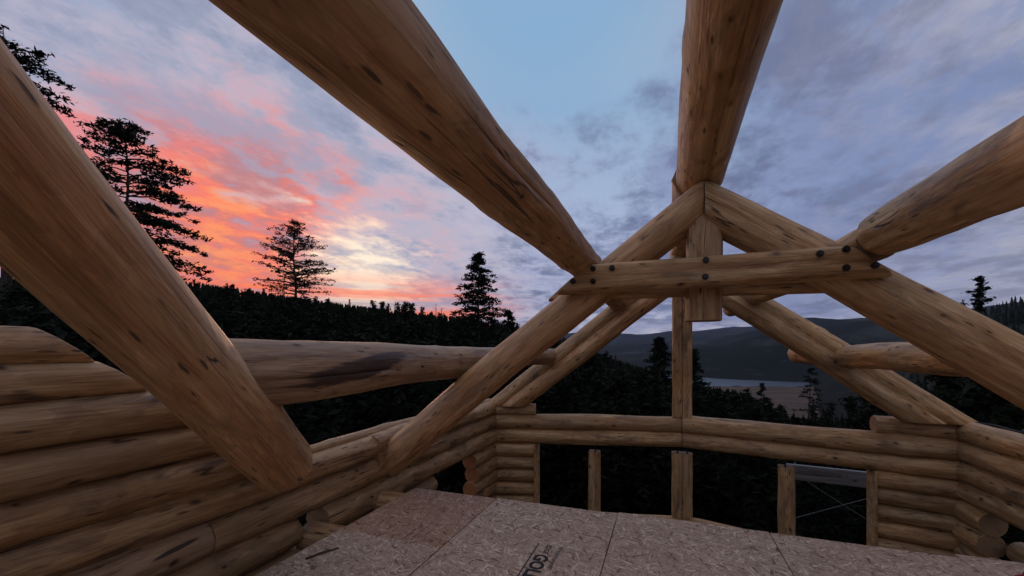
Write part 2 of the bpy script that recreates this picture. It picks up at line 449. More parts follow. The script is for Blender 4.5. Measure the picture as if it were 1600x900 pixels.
def tube(bm, a, b, ra, rb, n=8, cap=True):
    a = Vector(a); b = Vector(b); d = (b-a).normalized()
    u = d.cross(Vector((0, 0, 1)) if abs(d.z) < .9 else Vector((1, 0, 0))).normalized(); v = d.cross(u)
    A = [bm.verts.new(a+(u*math.cos(q)+v*math.sin(q))*ra) for q in [2*math.pi*i/n for i in range(n)]]
    B = [bm.verts.new(b+(u*math.cos(q)+v*math.sin(q))*rb) for q in [2*math.pi*i/n for i in range(n)]]
    for i in range(n): bm.faces.new((A[i], B[i], B[(i+1) % n], A[(i+1) % n]))
    if cap: bm.faces.new(A); bm.faces.new(list(reversed(B)))

# ------------------------------------------------------------------ terrain
BE = [-180, -120, -75, -52, -40, -25, -14, 0, 9, 17, 25, 35, 42, 47, 51, 60, 75, 110, 180]
RADII = [0, 13, 60, 220, 330, 700, 1000, 1500, 2300, 3000, 4000, 9000, 14000]
TAB = np.array([
 # 0    13    60   220  330  700  1000 1500 4000 9000 14000
 [-5.2,-5.2,-4,   8,   12,  30,  60,  90, 250, 350, 200],
 [-5.2,-5.2,-4,  10,   14,  30,  60,  90, 250, 350, 200],
 [-5.2,-5.2,-3,  16,   20,  30,  40,  60, 200, 300, 200],
 [-5.2,-5.2,-3,  15,   14,   5,   5,  10, 150, 250, 200],
 [-5.2,-5.2,-3,  13,   10, -10, -20, -20, 100, 250, 200],
 [-5.2,-5.2,-3,   9,    4, -30, -50, -60,  60, 250, 200],
 [-5.2,-5.2,-4,   4,   -4, -50, -80, -90,  40, 250, 200],
 [-5.2,-5.2,-6,  -2,  -14, -75, -97, -99,  30, 270, 200],
 [-5.2,-5.2,-10,-10,  -26, -92,-100,-101,  30, 290, 200],
 [-5.2,-5.4,-14,-20,  -40, -99,-101,-102,  40, 350, 200],
 [-5.2,-5.6,-17,-32,  -55,-100,-101,-102,  75, 355, 200],
 [-5.2,-5.6,-18,-42,  -65,-100,-101,-100, 245, 395, 200],
 [-5.2,-5.6,-17,-40,  -58, -88, -80, -60, 225, 380, 200],
 [-5.2,-5.5,-14,-26,  -30,   5,  42,  60, 250, 380, 200],
 [-5.2,-5.4,-12,-20,  -15,  30,  70,  85, 260, 380, 200],
 [-5.2,-5.2,-9,  -8,   10,  70, 110, 130, 270, 380, 200],
 [-5.2,-5.2,-6,   2,   20,  80, 120, 150, 280, 380, 200],
 [-5.2,-5.2,-5,   6,   12,  50,  90, 120, 260, 360, 200],
 [-5.2,-5.2,-4,   8,   12,  30,  60,  90, 250, 350, 200]], float)
MID = {-180: (150, 190), -120: (150, 190), -75: (100, 140), -52: (60, 90), -40: (20, 50), -25: (-30, 0), -14: (-60, -40), 0: (-75, -50), 9: (-70, -60), 17: (-50, -60), 25: (15, -15), 35: (88, 60), 42: (115, 90), 47: (110, 130), 51: (140, 160), 60: (160, 190), 75: (180, 210), 110: (160, 200), 180: (150, 190)}
TAB = np.hstack([TAB[:, :8], np.array([MID[b] for b in BE], float), TAB[:, 8:]])
LR = np.log(np.array(RADII)+8.)
def smooth(t): return t*t*(3-2*t)
def ground_h(x, y):
    r = math.hypot(x, y)
    f = x*FW.x+y*FW.y; s = x*RT.x+y*RT.y
    be = math.degrees(math.atan2(s, f))
    i = max(0, min(len(BE)-2, int(np.searchsorted(BE, be))-1)); tb = smooth((be-BE[i])/(BE[i+1]-BE[i]))
    lr = math.log(r+8.)
    j = max(0, min(len(RADII)-2, int(np.searchsorted(LR, lr))-1)); tr = smooth(min(1, (lr-LR[j])/(LR[j+1]-LR[j])))
    a = TAB[i, j]*(1-tr)+TAB[i, j+1]*tr; b = TAB[i+1, j]*(1-tr)+TAB[i+1, j+1]*tr
    h = a*(1-tb)+b*tb
    flat = 1.0
    if h < -93: flat = max(0., (h+100)/7)
    amp = min(1., max(0., (r-16)/60))*flat
    h += amp*(min(r, 6000)*.010)*noise.fractal((x/(60+r*.16), y/(60+r*.16), 3.), 1., 2., 4)
    if r > 1700: h += min(1, (r-1700)/900)*110*(noise.ridged_multi_fractal((x/1500, y/1500, 1.7), .9, 2.1, 5, 1., 2.)-1.1)*.5
    return h
def polar(be, depth):
    """world XY at a bearing and a depth along the view direction"""
    k = math.tan(R(be)); return (FW*depth+RT*depth*k)
def ground_material():
    m, t, b = new_mat('hill_ground')
    co = t.node('ShaderNodeNewGeometry').outputs['Position']
    n0 = t.noise(co, .0022, 6., .62); n1 = t.noise(co, .012, 6., .6); n2 = t.noise(co, .11, 5., .6); n3 = t.noise(co, 1.7, 5., .6)
    col = t.ramp(n2, [(.3, (.007, .010, .006)), (.55, (.012, .015, .009)), (.75, (.024, .023, .014))])
    col = t.mix(t.mapr(n3, .45, .7, 0., .5), col, (.020, .016, .010))
    col = t.mix(t.mapr(n1, .60, .68, 0., .6), col, (.06, .056, .042))
    col = t.mix(t.mapr(n0, .50, .62, 0., .8), col, (.046, .052, .046)); col = t.mix(t.mapr(n0, .46, .36, 0., .6), col, (.004, .006, .004))
    t.put(b.inputs['Base Color'], col); b.inputs['Roughness'].default_value = .95; b.inputs['Specular IOR Level'].default_value = .05
    h = t.math('ADD', t.math('MULTIPLY', n2, 3.), t.math('MULTIPLY', n3, .3))
    bp = t.node('ShaderNodeBump', {'Height': h, 'Strength': .8, 'Distance': 1.}); t.l.new(bp.outputs[0], b.inputs['Normal'])
    return m
GROUND = ground_material()
def build_ground():
    bes = []; q = -180.
    while q < 180-1e-6:
        bes.append(q); q += .8 if -62 <= q < 62 else 4.
    rs = [0.0]+[8*(14000/8)**(i/120) for i in range(121)]
    V = [(0, 0, -5.2)]; F = []
    n = len(bes)
    for r in rs[1:]:
        for be in bes:
            p = FW*math.cos(R(be))*r+RT*math.sin(R(be))*r
            V.append((p.x, p.y, ground_h(p.x, p.y)))
    for j in range(n): F.append((0, 1+(j+1) % n, 1+j))
    for i in range(len(rs)-2):
        for j in range(n):
            a = 1+i*n+j; b = 1+i*n+(j+1) % n
            F.append((a, b, b+n, a+n))
    o = mesh_obj('ground', V, F, GROUND, smooth=True); tag(o, kind='structure')
    bm = bmesh.new(); bm.from_mesh(o.data); bmesh.ops.recalc_face_normals(bm, faces=bm.faces[:])
    bm.to_mesh(o.data); bm.free()
build_ground()
def sheet(name, pts, z, mat):
    """flat sheet whose outline is given by (bearing, depth)"""
    P = [polar(b, d) for b, d in pts]
    bm = bmesh.new(); f = bm.faces.new([bm.verts.new((p.x, p.y, z)) for p in P])
    bmesh.ops.triangulate(bm, faces=[f]); bmesh.ops.recalc_face_normals(bm, faces=bm.faces[:])
    if bm.faces and sum(f.normal.z for f in bm.faces) < 0: bmesh.ops.reverse_faces(bm, faces=bm.faces[:])
    return tag(bm_obj(name, bm, mat), kind='structure')
def edge_pts(far, near, wob, seed):
    """closed outline: far edge left to right, near edge right to left, with an uneven shore"""
    out = []
    for k, (ctl, rev) in enumerate(((far, False), (near, True))):
        b0, b1 = ctl[0][0], ctl[-1][0]; n = 60; seg = []
        for i in range(n+1):
            b = b0+(b1-b0)*i/n; d = float(np.interp(b, [c[0] for c in ctl], [c[1] for c in ctl]))
            seg.append((b, d*(1+wob*noise.noise((b*.9, seed, k*5.)))))
        out += list(reversed(seg)) if rev else seg
    return out
def meadow_mat():
    m, t, b = new_mat('dry_meadow')
    co = t.node('ShaderNodeNewGeometry').outputs['Position']
    n1 = t.noise(t.vmath('MULTIPLY', co, (.010, .022, .01)), 1., 6., .6); n2 = t.noise(co, .25, 4.)
    col = t.ramp(n1, [(.32, (.045, .028, .016)), (.5, (.085, .052, .031)), (.66, (.13, .082, .052))])
    col = t.mix(t.mapr(n2, .5, .7, 0., .4), col, (.09, .075, .055))
    t.put(b.inputs['Base Color'], col); b.inputs['Roughness'].default_value = .95
    return m
def water_mat():
    m, t, b = new_mat('lake_water')
    co = t.node('ShaderNodeNewGeometry').outputs['Position']
    b.inputs['Base Color'].default_value = (.02, .032, .036, 1); b.inputs['Roughness'].default_value = .32
    b.inputs['Specular IOR Level'].default_value = .5
    n = t.noise(t.vmath('MULTIPLY', co, (.05, .12, 1.)), 1., 3.)
    bp = t.node('ShaderNodeBump', {'Height': n, 'Strength': .05, 'Distance': 1.}); t.l.new(bp.outputs[0], b.inputs['Normal'])
    return m
sheet('meadow', edge_pts([(8, 1000), (20, 1110), (30, 1120), (42, 1080)], [(8, 640), (20, 620), (30, 560), (42, 560)], .05, 3.), -98.2, meadow_mat())
sheet('lake', edge_pts([(6, 1620), (14, 1580), (22, 1560), (27, 1480), (33, 1330), (36, 1230), (39, 1150)], [(6, 1020), (14, 1060), (22, 1090), (27, 1110), (33, 1100), (36, 1100), (39, 1110)], .03, 8.), -97.9, water_mat())
sheet('shore', edge_pts([(20, 1640), (27, 1540), (33, 1385), (37, 1265)], [(20, 1590), (27, 1495), (33, 1345), (37, 1205)], .02, 8.), -97.6, plain('pale_shore', (.34, .33, .31), .9, 0, .05))

# ------------------------------------------------------------------ trees
def leaf_mat(name, c0, c1):
    m, t, b = new_mat(name)
    g = t.node('ShaderNodeNewGeometry'); oi = t.node('ShaderNodeObjectInfo').outputs['Random']
    n = t.noise(g.outputs['Position'], .9, 3.)
    rn = g.outputs['Random Per Island']
    f = t.math('ADD', t.math('MULTIPLY', rn, .55), t.math('MULTIPLY', n, .45))
    col = t.mix(f, c0, c1)
    k = t.mapr(oi, 0, 1, .8, 1.2, smooth=False)
    col = t.mix(1., col, t.comb(k, k, k), 'MULTIPLY')
    t.put(b.inputs['Base Color'], col); b.inputs['Roughness'].default_value = .85; b.inputs['Specular IOR Level'].default_value = .08
    return m
NEEDLE = leaf_mat('conifer_needles', (.006, .009, .005), (.019, .025, .013))
BARK = plain('bark', (.075, .052, .038), .95, 0, 6, .4, .5)

def leaf_quads(V, F, c, n, size, rng, flat=.6):
    for _ in range(n):
        p = Vector((rng.gauss(0, 1), rng.gauss(0, 1), rng.gauss(0, flat)))*size*.55+c
        u = Vector((rng.uniform(-1, 1), rng.uniform(-1, 1), rng.uniform(-.6, .6))).normalized()
        w = u.cross(Vector((rng.uniform(-1, 1), rng.uniform(-1, 1), rng.uniform(-1, 1)))).normalized()
        s = size*rng.uniform(.45, .9)
        i = len(V)
        V += [tuple(p-u*s), tuple(p+w*s*.32), tuple(p+u*s), tuple(p-w*s*.32)]
        F.append((i, i+1, i+2, i+3))
def conifer_meshes(seed, H, base, rad, profile, nb, up=0.2, leaf=.35, per=5, spray=5, lean=0., droop=.25, gaps=.15, ang_skip=None):
    """trunk and crown meshes; limbs leave the trunk and carry sprays of small needle blades"""
    rng = random.Random(seed)
    bm = bmesh.new()
    def axis(z): return Vector((lean*H*(z/H)**2+.15*math.sin(z*.5+seed), .12*math.sin(z*.37+seed*2), z))
    zs = [H*i/12 for i in range(13)]
    r_base = .012*H+.06
    for i in range(12):
        tube(bm, axis(zs[i])-(Vector((0, 0, .8)) if i == 0 else Vector()), axis(zs[i+1]), r_base*(1-zs[i]/H)+.02, r_base*(1-zs[i+1]/H)+.02, 7, cap=False)
    V = []; F = []
    for k in range(nb):
        t = (k+rng.random())/nb; z = base*H+(1-base)*H*t
        if rng.random() < gaps: continue
        rr = rad*profile(t)*rng.uniform(.62, 1.12)
        az = rng.uniform(0, 2*math.pi)
        dirv = Vector((math.cos(az), math.sin(az), 0))
        p0 = axis(z); n = max(2, int(rr/.9)); prev = p0
        upk = up*(.4+.9*t)
        for i in range(1, n+1):
            s = i/n
            p = p0+dirv*rr*s+Vector((0, 0, rr*(upk*s-droop*s*s)+rng.uniform(-.08, .08)))+Vector((-dirv.y, dirv.x, 0))*rng.uniform(-.12, .12)*rr*.5
            tube(bm, prev, p, .02+.016*rr*(1-s+.12), .015+.016*rr*(1-s), 4, cap=False)
            prev = p
            if s > .28 or n <= 2:
                for q in range(spray):
                    side = Vector((-dirv.y, dirv.x, 0))*rng.uniform(-1, 1)*rr*.20*(1.15-s*.5)
                    leaf_quads(V, F, p+side+dirv*rng.uniform(-.3, .35)*rr/n+Vector((0, 0, rng.uniform(-.05, .22))), per, leaf, rng, .45)
    leaf_quads(V, F, axis(H), 8, leaf, rng)
    mt = bpy.data.meshes.new('trunk'); bm.to_mesh(mt); bm.free(); mt.materials.append(BARK)
    mc = bpy.data.meshes.new('crown'); mc.from_pydata(V, [], F); mc.materials.append(NEEDLE)
    return mt, mc
def put_tree(name, meshes, loc, label, group=None, scale=1., rz=0., cat='tree'):
    e = empty(name, loc); e.rotation_euler.z = rz; e.scale = (scale,)*3
    tag(e, label, cat, group)
    for nm, me in zip(('trunk', 'crown'), meshes):
        o = bpy.data.objects.new(nm, me); link(o, e)
    return e
def hero(name, u, vtop, depth, prof, label, rad_px, base, nb, **kw):
    be = math.degrees(math.atan((u-800)/650)); p = polar(be, depth)
    z0 = ground_h(p.x, p.y)-.3; top = (546-vtop)/650*depth
    H = top-z0
    ms = conifer_meshes(kw.pop('seed'), H, base, rad_px*depth/650, prof, nb, **kw)
    return put_tree(name, ms, (p.x, p.y, z0), label)
cone = lambda t: (1-t)**.75*.96+.05
broad = lambda t: (math.sin(math.pi*min(1, (1-t)*.62+.06)))**.8
pine = lambda t: max(.08, (1-t)**.62*min(1., .72+t*.9))
hero('pine_tree', 197, 192, 46, broad, 'tall broad pine with an airy crown against red cloud, beside the leaning log', 100, .36, 130, seed=3, leaf=.40, per=6, spray=5, up=.25, droop=.3, gaps=.12)
hero('pine_tree', 8, 40, 42, broad, 'pine mostly hidden behind the big leaning log, its branch tips at the left edge', 112, .4, 120, seed=5, leaf=.42, per=5, spray=5, up=.2, droop=.3)
hero('pine_tree', 461, 349, 78, pine, 'dark spreading pine standing alone above the skyline in front of the yellow glow', 72, .46, 130, seed=8, leaf=.36, per=4, spray=4, up=.42, droop=.12, gaps=.1, lean=-.01)
hero('fir_tree', 748, 398, 66, cone, 'dense dark fir on the skyline left of the roof truss', 52, .40, 150, seed=11, leaf=.42, per=5, spray=5, up=.25, droop=.25)
hero('fir_tree', 795, 487, 60, cone, 'short bushy fir on the skyline beside the taller dense fir', 26, .40, 70, seed=12, leaf=.4, per=4, spray=4)
hero('spruce_tree', 1030, 530, 58, cone, 'dark spruce just left of the post below the truss', 48, .12, 170, seed=14, leaf=.4, per=5, spray=4, droop=.3)
hero('spruce_tree', 1084, 548, 52, cone, 'dark spruce half hidden behind the post below the truss', 40, .12, 130, seed=15, leaf=.4, per=5, spray=4, droop=.3)
hero('spruce_tree', 1190, 600, 110, cone, 'small spruce in front of the grey lake', 17, .1, 90, seed=16, leaf=.5, per=4, spray=3, droop=.3)
hero('pine_tree', 1266, 578, 74, pine, 'sparse pine with layered branches in front of the brown meadow', 34, .25, 60, seed=17, leaf=.42, per=4, spray=3, up=.1, droop=.1, gaps=.2)
hero('pine_tree', 1531, 434, 58, lambda t: max(.1, (1-t)**.5)*(1 if math.sin(t*46) > .1 else .25), 'thin tiered treetop above the right-hand hill', 30, .55, 60, seed=19, leaf=.40, per=5, spray=4, up=.05, droop=.05, gaps=.1)
hero('pine_tree', 1503, 472, 56, lambda t: max(.1, (1-t)**.5)*(1 if math.sin(t*46) > .1 else .25), 'low treetop left of the thin tiered treetop', 22, .6, 30, seed=21, leaf=.36, per=4, spray=3, up=.05, droop=.05, gaps=.2)

# individual conifers along the skyline and on the slope, copies of a few models
MODELS = [conifer_meshes(40+i, 16, .08, r, cone, 70, leaf=.42, per=3, spray=3, droop=.32, gaps=.12) for i, r in enumerate((2.3, 2.9, 2.0, 3.3))]
SLIM = [conifer_meshes(60+i, 16, .05, r, cone, 80, leaf=.36, per=3, spray=3, droop=.35, gaps=.1) for i, r in enumerate((1.2, 1.5, 1.0, 1.7))]
rng = random.Random(77)
def scatter_individuals():
    k = 0; done = 0
    while done < 210 and k < 5000:
        k += 1
        if done < 90:      # on the crest of the wooded hill
            be = rng.uniform(-42, 14); r = rng.uniform(150, 235); g = 'ridge'
        else:
            be = rng.uniform(-42, 42); r = rng.uniform(42, 130); g = 'slope'
        p = FW*math.cos(R(be))*r+RT*math.sin(R(be))*r
        z = ground_h(p.x, p.y); s = rng.uniform(.6, 1.12)
        u = 800+650*math.tan(R(be)); depth = r*math.cos(R(be)); top = 546-(z+16*s)/depth*650
        lim = float(np.interp(u, [200, 300, 500, 640, 720, 800, 900, 950, 1000, 1060, 1160, 1250, 1350, 1500], [425, 432, 463, 470, 484, 500, 527, 548, 565, 586, 600, 640, 600, 580]))
        if top < lim:
            s = (z-(546-lim-rng.uniform(0, 12))/650*depth)/-16
            if s < .4: continue
        ms = (SLIM if g == 'ridge' and rng.random() < .75 else MODELS)[rng.randrange(4)]
        if g == 'ridge': put_tree('conifer_tree', ms, (p.x, p.y, z-.3), 'one of the conifers making up the jagged dark skyline of the wooded hill', 'conifers on the wooded hill', s, rng.uniform(0, 6.28))
        else: put_tree('conifer_tree', ms, (p.x, p.y, z-.3), 'one of the dark conifers growing on the slope below the cabin', 'conifers on the slope below', s, rng.uniform(0, 6.28))
        done += 1
scatter_individuals()
def shade_pines():  # unseen pines added to block low light from the right
    rg = random.Random(31)
    ms = [conifer_meshes(120+i, 24, .22, 4.2+.5*i, pine, 90, leaf=.55, per=3, spray=4, gaps=.08) for i in range(2)]
    for k in range(18):
        be = 66+62*(k+rg.random()*.7)/18; r = rg.uniform(20, 34)
        p = FW*math.cos(R(be))*r+RT*math.sin(R(be))*r
        put_tree('pine_tree', ms[k % 2], (p.x, p.y, ground_h(p.x, p.y)-.3), 'one of the unseen pines added right of the cabin to block low side light', 'added shade pines beside the cabin', rg.uniform(.75, 1.), rg.uniform(0, 6.28))
shade_pines()
def snag(u, vtop, depth, seed, label):
    be = math.degrees(math.atan((u-800)/650)); p = polar(be, depth); z0 = ground_h(p.x, p.y)-.3
    H = (546-vtop)/650*depth-z0; rg = random.Random(seed); bm = bmesh.new()
    tube(bm, (0, 0, 0), (0, 0, H*.6), .28, .2, 7, False); tube(bm, (0, 0, H*.6), (.1, 0, H), .2, .05, 7, False)
    for i in range(14):
        z = H*rg.uniform(.45, .97); a = rg.uniform(0, 6.28); l = rg.uniform(.5, 1.8)
        tube(bm, (0, 0, z), (l*math.cos(a), l*math.sin(a), z+l*rg.uniform(.1, .6)), .06, .02, 4, False)
    tag(bm_obj('dead_tree', bm, BARK, None, (p.x, p.y, z0)), label, 'dead tree')
snag(681, 474, 150, 1, 'bare dead trunk sticking up from the skyline left of the dense fir')
snag(690, 480, 155, 2, 'shorter bare dead trunk beside the taller dead one on the skyline')
# the rest of the wood reads as one mass
def forest():
    rg = random.Random(5); V = []; F = []
    def tree(p, H, rad, tiers, n):
        for k in range(tiers):
            t0 = k/tiers; zb = H*(.10+.88*t0); zt = min(H, zb+H*1.5/tiers); rr = rad*(1-t0)**.8
            i0 = len(V); V.append((p.x+rg.uniform(-.1, .1), p.y, p.z+zt)); a0 = rg.uniform(0, 6.28)
            for j in range(n):
                a = a0+2*math.pi*j/n; q = rr*(1.15 if j % 2 else .5)*rg.uniform(.75, 1.2)
                V.append((p.x+q*math.cos(a), p.y+q*math.sin(a), p.z+zb+(rg.uniform(-.04, .02) if j % 2 else .03)*H))
            for j in range(n): F.append((i0, i0+1+j, i0+1+(j+1) % n))
    cnt = 0
    LIMU = [200, 300, 500, 640, 720, 800, 900, 950, 1000, 1060, 1160, 1250, 1300, 1400, 1480, 1540, 1600]
    LIMV = [430, 437, 467, 485, 492, 505, 532, 556, 570, 592, 606, 645, 650, 600, 492, 480, 455]
    def spot(be, r, H, hmin):
        p = FW*math.cos(R(be))*r+RT*math.sin(R(be))*r
        z = ground_h(p.x, p.y); u = 800+650*math.tan(R(be)); depth = r*math.cos(R(be))
        top = 546-(z+H)/depth*650; lim = float(np.interp(u, LIMU, LIMV))
        if top < lim: H = (546-lim)/650*depth-z
        p.z = z-.4
        return (p, H) if H >= hmin else None
    while cnt < 4200:
        m = rg.random()
        if m < .70: be = rg.uniform(-62, 30); r = 62+200*rg.random()**.7
        elif m < .80: be = rg.uniform(24, 62); r = 70+180*rg.random()
        else: be = rg.uniform(40, 62); r = 260+760*rg.random()
        q = spot(be, r, rg.uniform(9, 16), 5)
        if q is None: continue
        tree(q[0], q[1], q[1]*rg.uniform(.13, .2), 9 if r < 150 else 5, 12 if r < 150 else 8); cnt += 1
    # close growth around the cabin: sprays of needles, tiled from three small models
    small = []
    for i in range(3):
        mt, mc = conifer_meshes(90+i, 6, .04, 1.7+.3*i, cone, 44, leaf=.26, per=3, spray=3, droop=.3, gaps=.1)
        a = np.empty(len(mc.vertices)*3); mc.vertices.foreach_get('co', a); small.append(a.reshape(-1, 3))
        bpy.data.meshes.remove(mt); bpy.data.meshes.remove(mc)
    blocks = []; cnt = 0
    while cnt < 820:
        be = rg.uniform(-66, 50); r = 15+50*rg.random()**.75
        if cnt > 600: r = rg.uniform(11, 24)
        xy = FW*math.cos(R(be))*r+RT*math.sin(R(be))*r
        if xy.y < 11.2 and -5.2 < xy.x < 6: continue
        q = spot(be, r, rg.uniform(3., 5.5)+r*.06, 1.6)
        if q is None: continue
        a = small[rg.randrange(3)]*(q[1]/6.); an = rg.uniform(0, 6.28); c, sn = math.cos(an), math.sin(an)
        b = np.stack((a[:, 0]*c-a[:, 1]*sn, a[:, 0]*sn+a[:, 1]*c, a[:, 2]), 1)+np.array(q[0]); blocks.append(b); cnt += 1
    allv = np.concatenate(blocks); nv = len(allv)
    me = bpy.data.meshes.new('undergrowth'); me.vertices.add(nv); me.vertices.foreach_set('co', allv.ravel())
    me.loops.add(nv); me.loops.foreach_set('vertex_index', np.arange(nv)); me.polygons.add(nv//4)
    me.polygons.foreach_set('loop_start', np.arange(0, nv, 4)); me.update(calc_edges=True); me.materials.append(NEEDLE)
    tag(link(bpy.data.objects.new('undergrowth', me)), 'dark young conifers crowding the ground close to the cabin', 'undergrowth', kind='stuff')
    o = mesh_obj('forest', V, F, NEEDLE)
    tag(o, 'dark conifer wood covering the hillsides around the cabin', 'forest', kind='stuff')
forest()

# ------------------------------------------------------------------ lower storey floor under the open room
o = box_obj('floor', (-3.1, -3.0, -4.75), (3.8, 8.1, -4.5), plain('subfloor', (.10, .075, .06), .85, 0, 4)); tag(o, kind='structure')

# ------------------------------------------------------------------ left log wall
XL = -3.15
wl = empty('log_wall', (XL, 3, -5.1))
tag(wl, 'long log side wall at the left, its upper logs cut off in a slope', 'wall')
S = Vector((0, .615, .788))        # slope cut of the cross gable
def wlog(y0, y1, zt, zb, x=XL, parent=wl, dr=1.07, **kw):
    h = zt-zb
    kw.setdefault('mat', LOGW)
    return log('log', (x, y0, (zt+zb)/2), (x, y1, (zt+zb)/2), h*.5*dr, parent=parent, **kw)
wlog(-2.2, 1.32, .10, -.075, cut1=S, dr=1.16)
wlog(-2.2, 1.58, -.075, -.28, cut1=S)
wlog(-2.2, 1.88, -.28, -.525, cut1=S)
wlog(-2.2, 2.14, -.525, -.755, cut1=S)
wlog(-2.2, 2.44, -.755, -1.0, cut1=S)
wlog(-2.2, 7.6, -1.0, -1.24)
wlog(-2.2, 2.05, -1.24, -1.49, mat=LOGD); wlog(2.055, 7.6, -1.24, -1.51)
wlog(-2.2, 2.86, -1.49, -1.76, round1=.05); wlog(3.12, 7.6, -1.51, -1.79)
wlog(-2.2, 5.2, -1.79, -2.04, round1=.06)
wlog(-2.2, 4.7, -2.04, -2.29, end=ENDO)
for i in range(9): wlog(-2.2, 4.75, -2.29-.25*i, -2.54-.25*i, nside=14)
for i, (zt, zb) in enumerate(((-1.79, -2.04), (-2.04, -2.28), (-2.28, -2.52), (-2.52, -2.77), (-2.77, -3.02))):
    wlog(6.40+(.02, .06, 0, .03, .0)[i], 7.6, zt, zb, end=ENDO, dr=(1.1, 1.14, 1.1, 1.12, 1.1)[i], x=XL+(.0, .03, .02, 0, 0)[i])
for i in range(8): wlog(4.75, 7.6, -3.02-.25*i, -3.27-.25*i, nside=14)
log('bearing_block', (XL+.02, 3.86, -1.17), (XL+.02, 4.62, -1.14), .20, .19, parent=wl, mat=LOGW, flats=(((1, 0, 0), .62),), rough=.6)
log('top_rail', (XL-.09, 2.9, -.985), (XL-.09, 7.5, -1.01), .065, parent=wl, mat=LOGW, nside=12)

# ------------------------------------------------------------------ front prow wall, two halves meeting at the centre
CL = Vector((-3.16, 7.41, 0)); CC = Vector((.285, 8.33, 0)); CR = Vector((3.84, 7.54, 0))
def at(A, B, x, z): k = (x-A.x)/(B.x-A.x); p = A.lerp(B, k); return Vector((p.x, p.y, z))
wpl = empty('log_wall', (-1.4, 7.9, -5.1)); tag(wpl, 'front log wall left of the tall centre post', 'wall')
wpr = empty('log_wall', (2.0, 7.9, -5.1)); tag(wpr, 'front log wall right of the tall centre post', 'wall')
def plog(A, B, x0, x1, zt, zb, parent, dr=1.08, **kw):
    z = (zt+zb)/2; kw.setdefault('mat', LOG)
    return log('log', at(A, B, x0, z), at(A, B, x1, z), (zt-zb)*.5*dr, parent=parent, **kw)
plog(CL, CC, -3.16, -2.33, -1.045, -1.25, wpl)
plog(CL, CC, -3.16, .283, -1.25, -1.52, wpl, cut1=(1, 0, 0))
plog(CL, CC, -3.16, .283, -1.52, -1.79, wpl, cut1=(1, 0, 0))
plog(CR, CC, 3.84, 2.93, -1.01, -1.25, wpr, cut1=(1, 0, 0))
plog(CR, CC, 3.84, .287, -1.25, -1.53, wpr, cut1=(1, 0, 0), dr=1.16, cracks=((2.6, .25, .7, .03),))
plog(CR, CC, 3.84, .287, -1.53, -1.80, wpr, cut1=(1, 0, 0))
z = -1.79
for h in (.25, .25, .24, .25, .26, .06):
    if h > .1: plog(CL, CC, -3.16, -2.33, z, z-h, wpl, cut1=(1, 0, 0)); plog(CR, CC, 3.84, 2.93, z-.01, z-h-.01, wpr, cut1=(1, 0, 0))
    z -= h
for i in range(7):
    plog(CL, CC, -3.16, .283, -3.1-.25*i, -3.35-.25*i, wpl, cut1=(1, 0, 0), nside=18)
    plog(CR, CC, 3.84, .287, -3.1-.25*i, -3.35-.25*i, wpr, cut1=(1, 0, 0), nside=18)
for x, w, A, B, zt in ((-2.312, wpl, CL, CC, -1.80), (2.912, wpr, CR, CC, -1.81)):
    p = at(A, B, x, 0)
    o = box_obj('window_jamb', (p.x-.015, p.y-.145, -3.1), (p.x+.015, p.y+.145, zt), LOG, w)
# posts standing in the window openings, their tops a hand below the log header
def flat_post(x, w, dep, label, A, B, rods, zt=-1.92):
    p = at(A, B, x, 0)
    e = empty('post', (p.x, p.y, -3.1)); tag(e, label, 'post')
    c = .022; hw = w/2
    poly = [(p.x-hw, p.y-dep+c), (p.x-hw+c, p.y-dep), (p.x+hw-c, p.y-dep), (p.x+hw, p.y-dep+c), (p.x+hw, p.y+dep-c), (p.x+hw-c, p.y+dep), (p.x-hw+c, p.y+dep), (p.x-hw, p.y+dep-c)]
    prism('timber', poly, -3.1, zt, LOG, e, seed=int(x*10)+40)
    for dx in rods:
        bm = bmesh.new(); tube(bm, (0, 0, 0), (0, 0, .13), .011, .011, 8); tube(bm, (0, 0, .0), (0, 0, .014), .026, .026, 6)
        bm_obj('jack_bolt', bm, BOLT, e, (p.x+dx, p.y-dep*.3, zt))
flat_post(-1.26, .205, .11, 'slim flat-sided log post in the left window opening', CL, CC, (.02,))
flat_post(1.86, .205, .11, 'slim flat-sided log post with the grey plank behind it', CR, CC, (-.02,))
def prow_post(name, label, z0, z1, hw, rods, parent=None):
    p = CC; yy = p.y-.02
    if parent is None: e = empty('post', (p.x, p.y, z0)); tag(e, label, 'post')
    else: e = parent
    poly = [(p.x-hw, yy-.06), (p.x-hw+.02, yy-.095), (p.x-.006, yy-.070), (p.x, yy-.035), (p.x+.006, yy-.070), (p.x+hw-.02, yy-.095), (p.x+hw, yy-.06), (p.x+hw, yy+.10), (p.x+hw-.05, yy+.15), (p.x-hw+.05, yy+.15), (p.x-hw, yy+.10)]
    prism(name, poly, z0, z1, LOG, e, nseg=12, seed=int(z1*7)+60)
    for dx in rods:
        bm = bmesh.new(); tube(bm, (0, 0, 0), (0, 0, .13), .011, .011, 8); tube(bm, (0, 0, .0), (0, 0, .014), .026, .026, 6)
        bm_obj('jack_bolt', bm, BOLT, e, (p.x+dx, p.y, z1))
prow_post('timber', 'thick two-faced log post in the middle of the front window openings', -3.1, -1.92, .18, (-.08, .09))

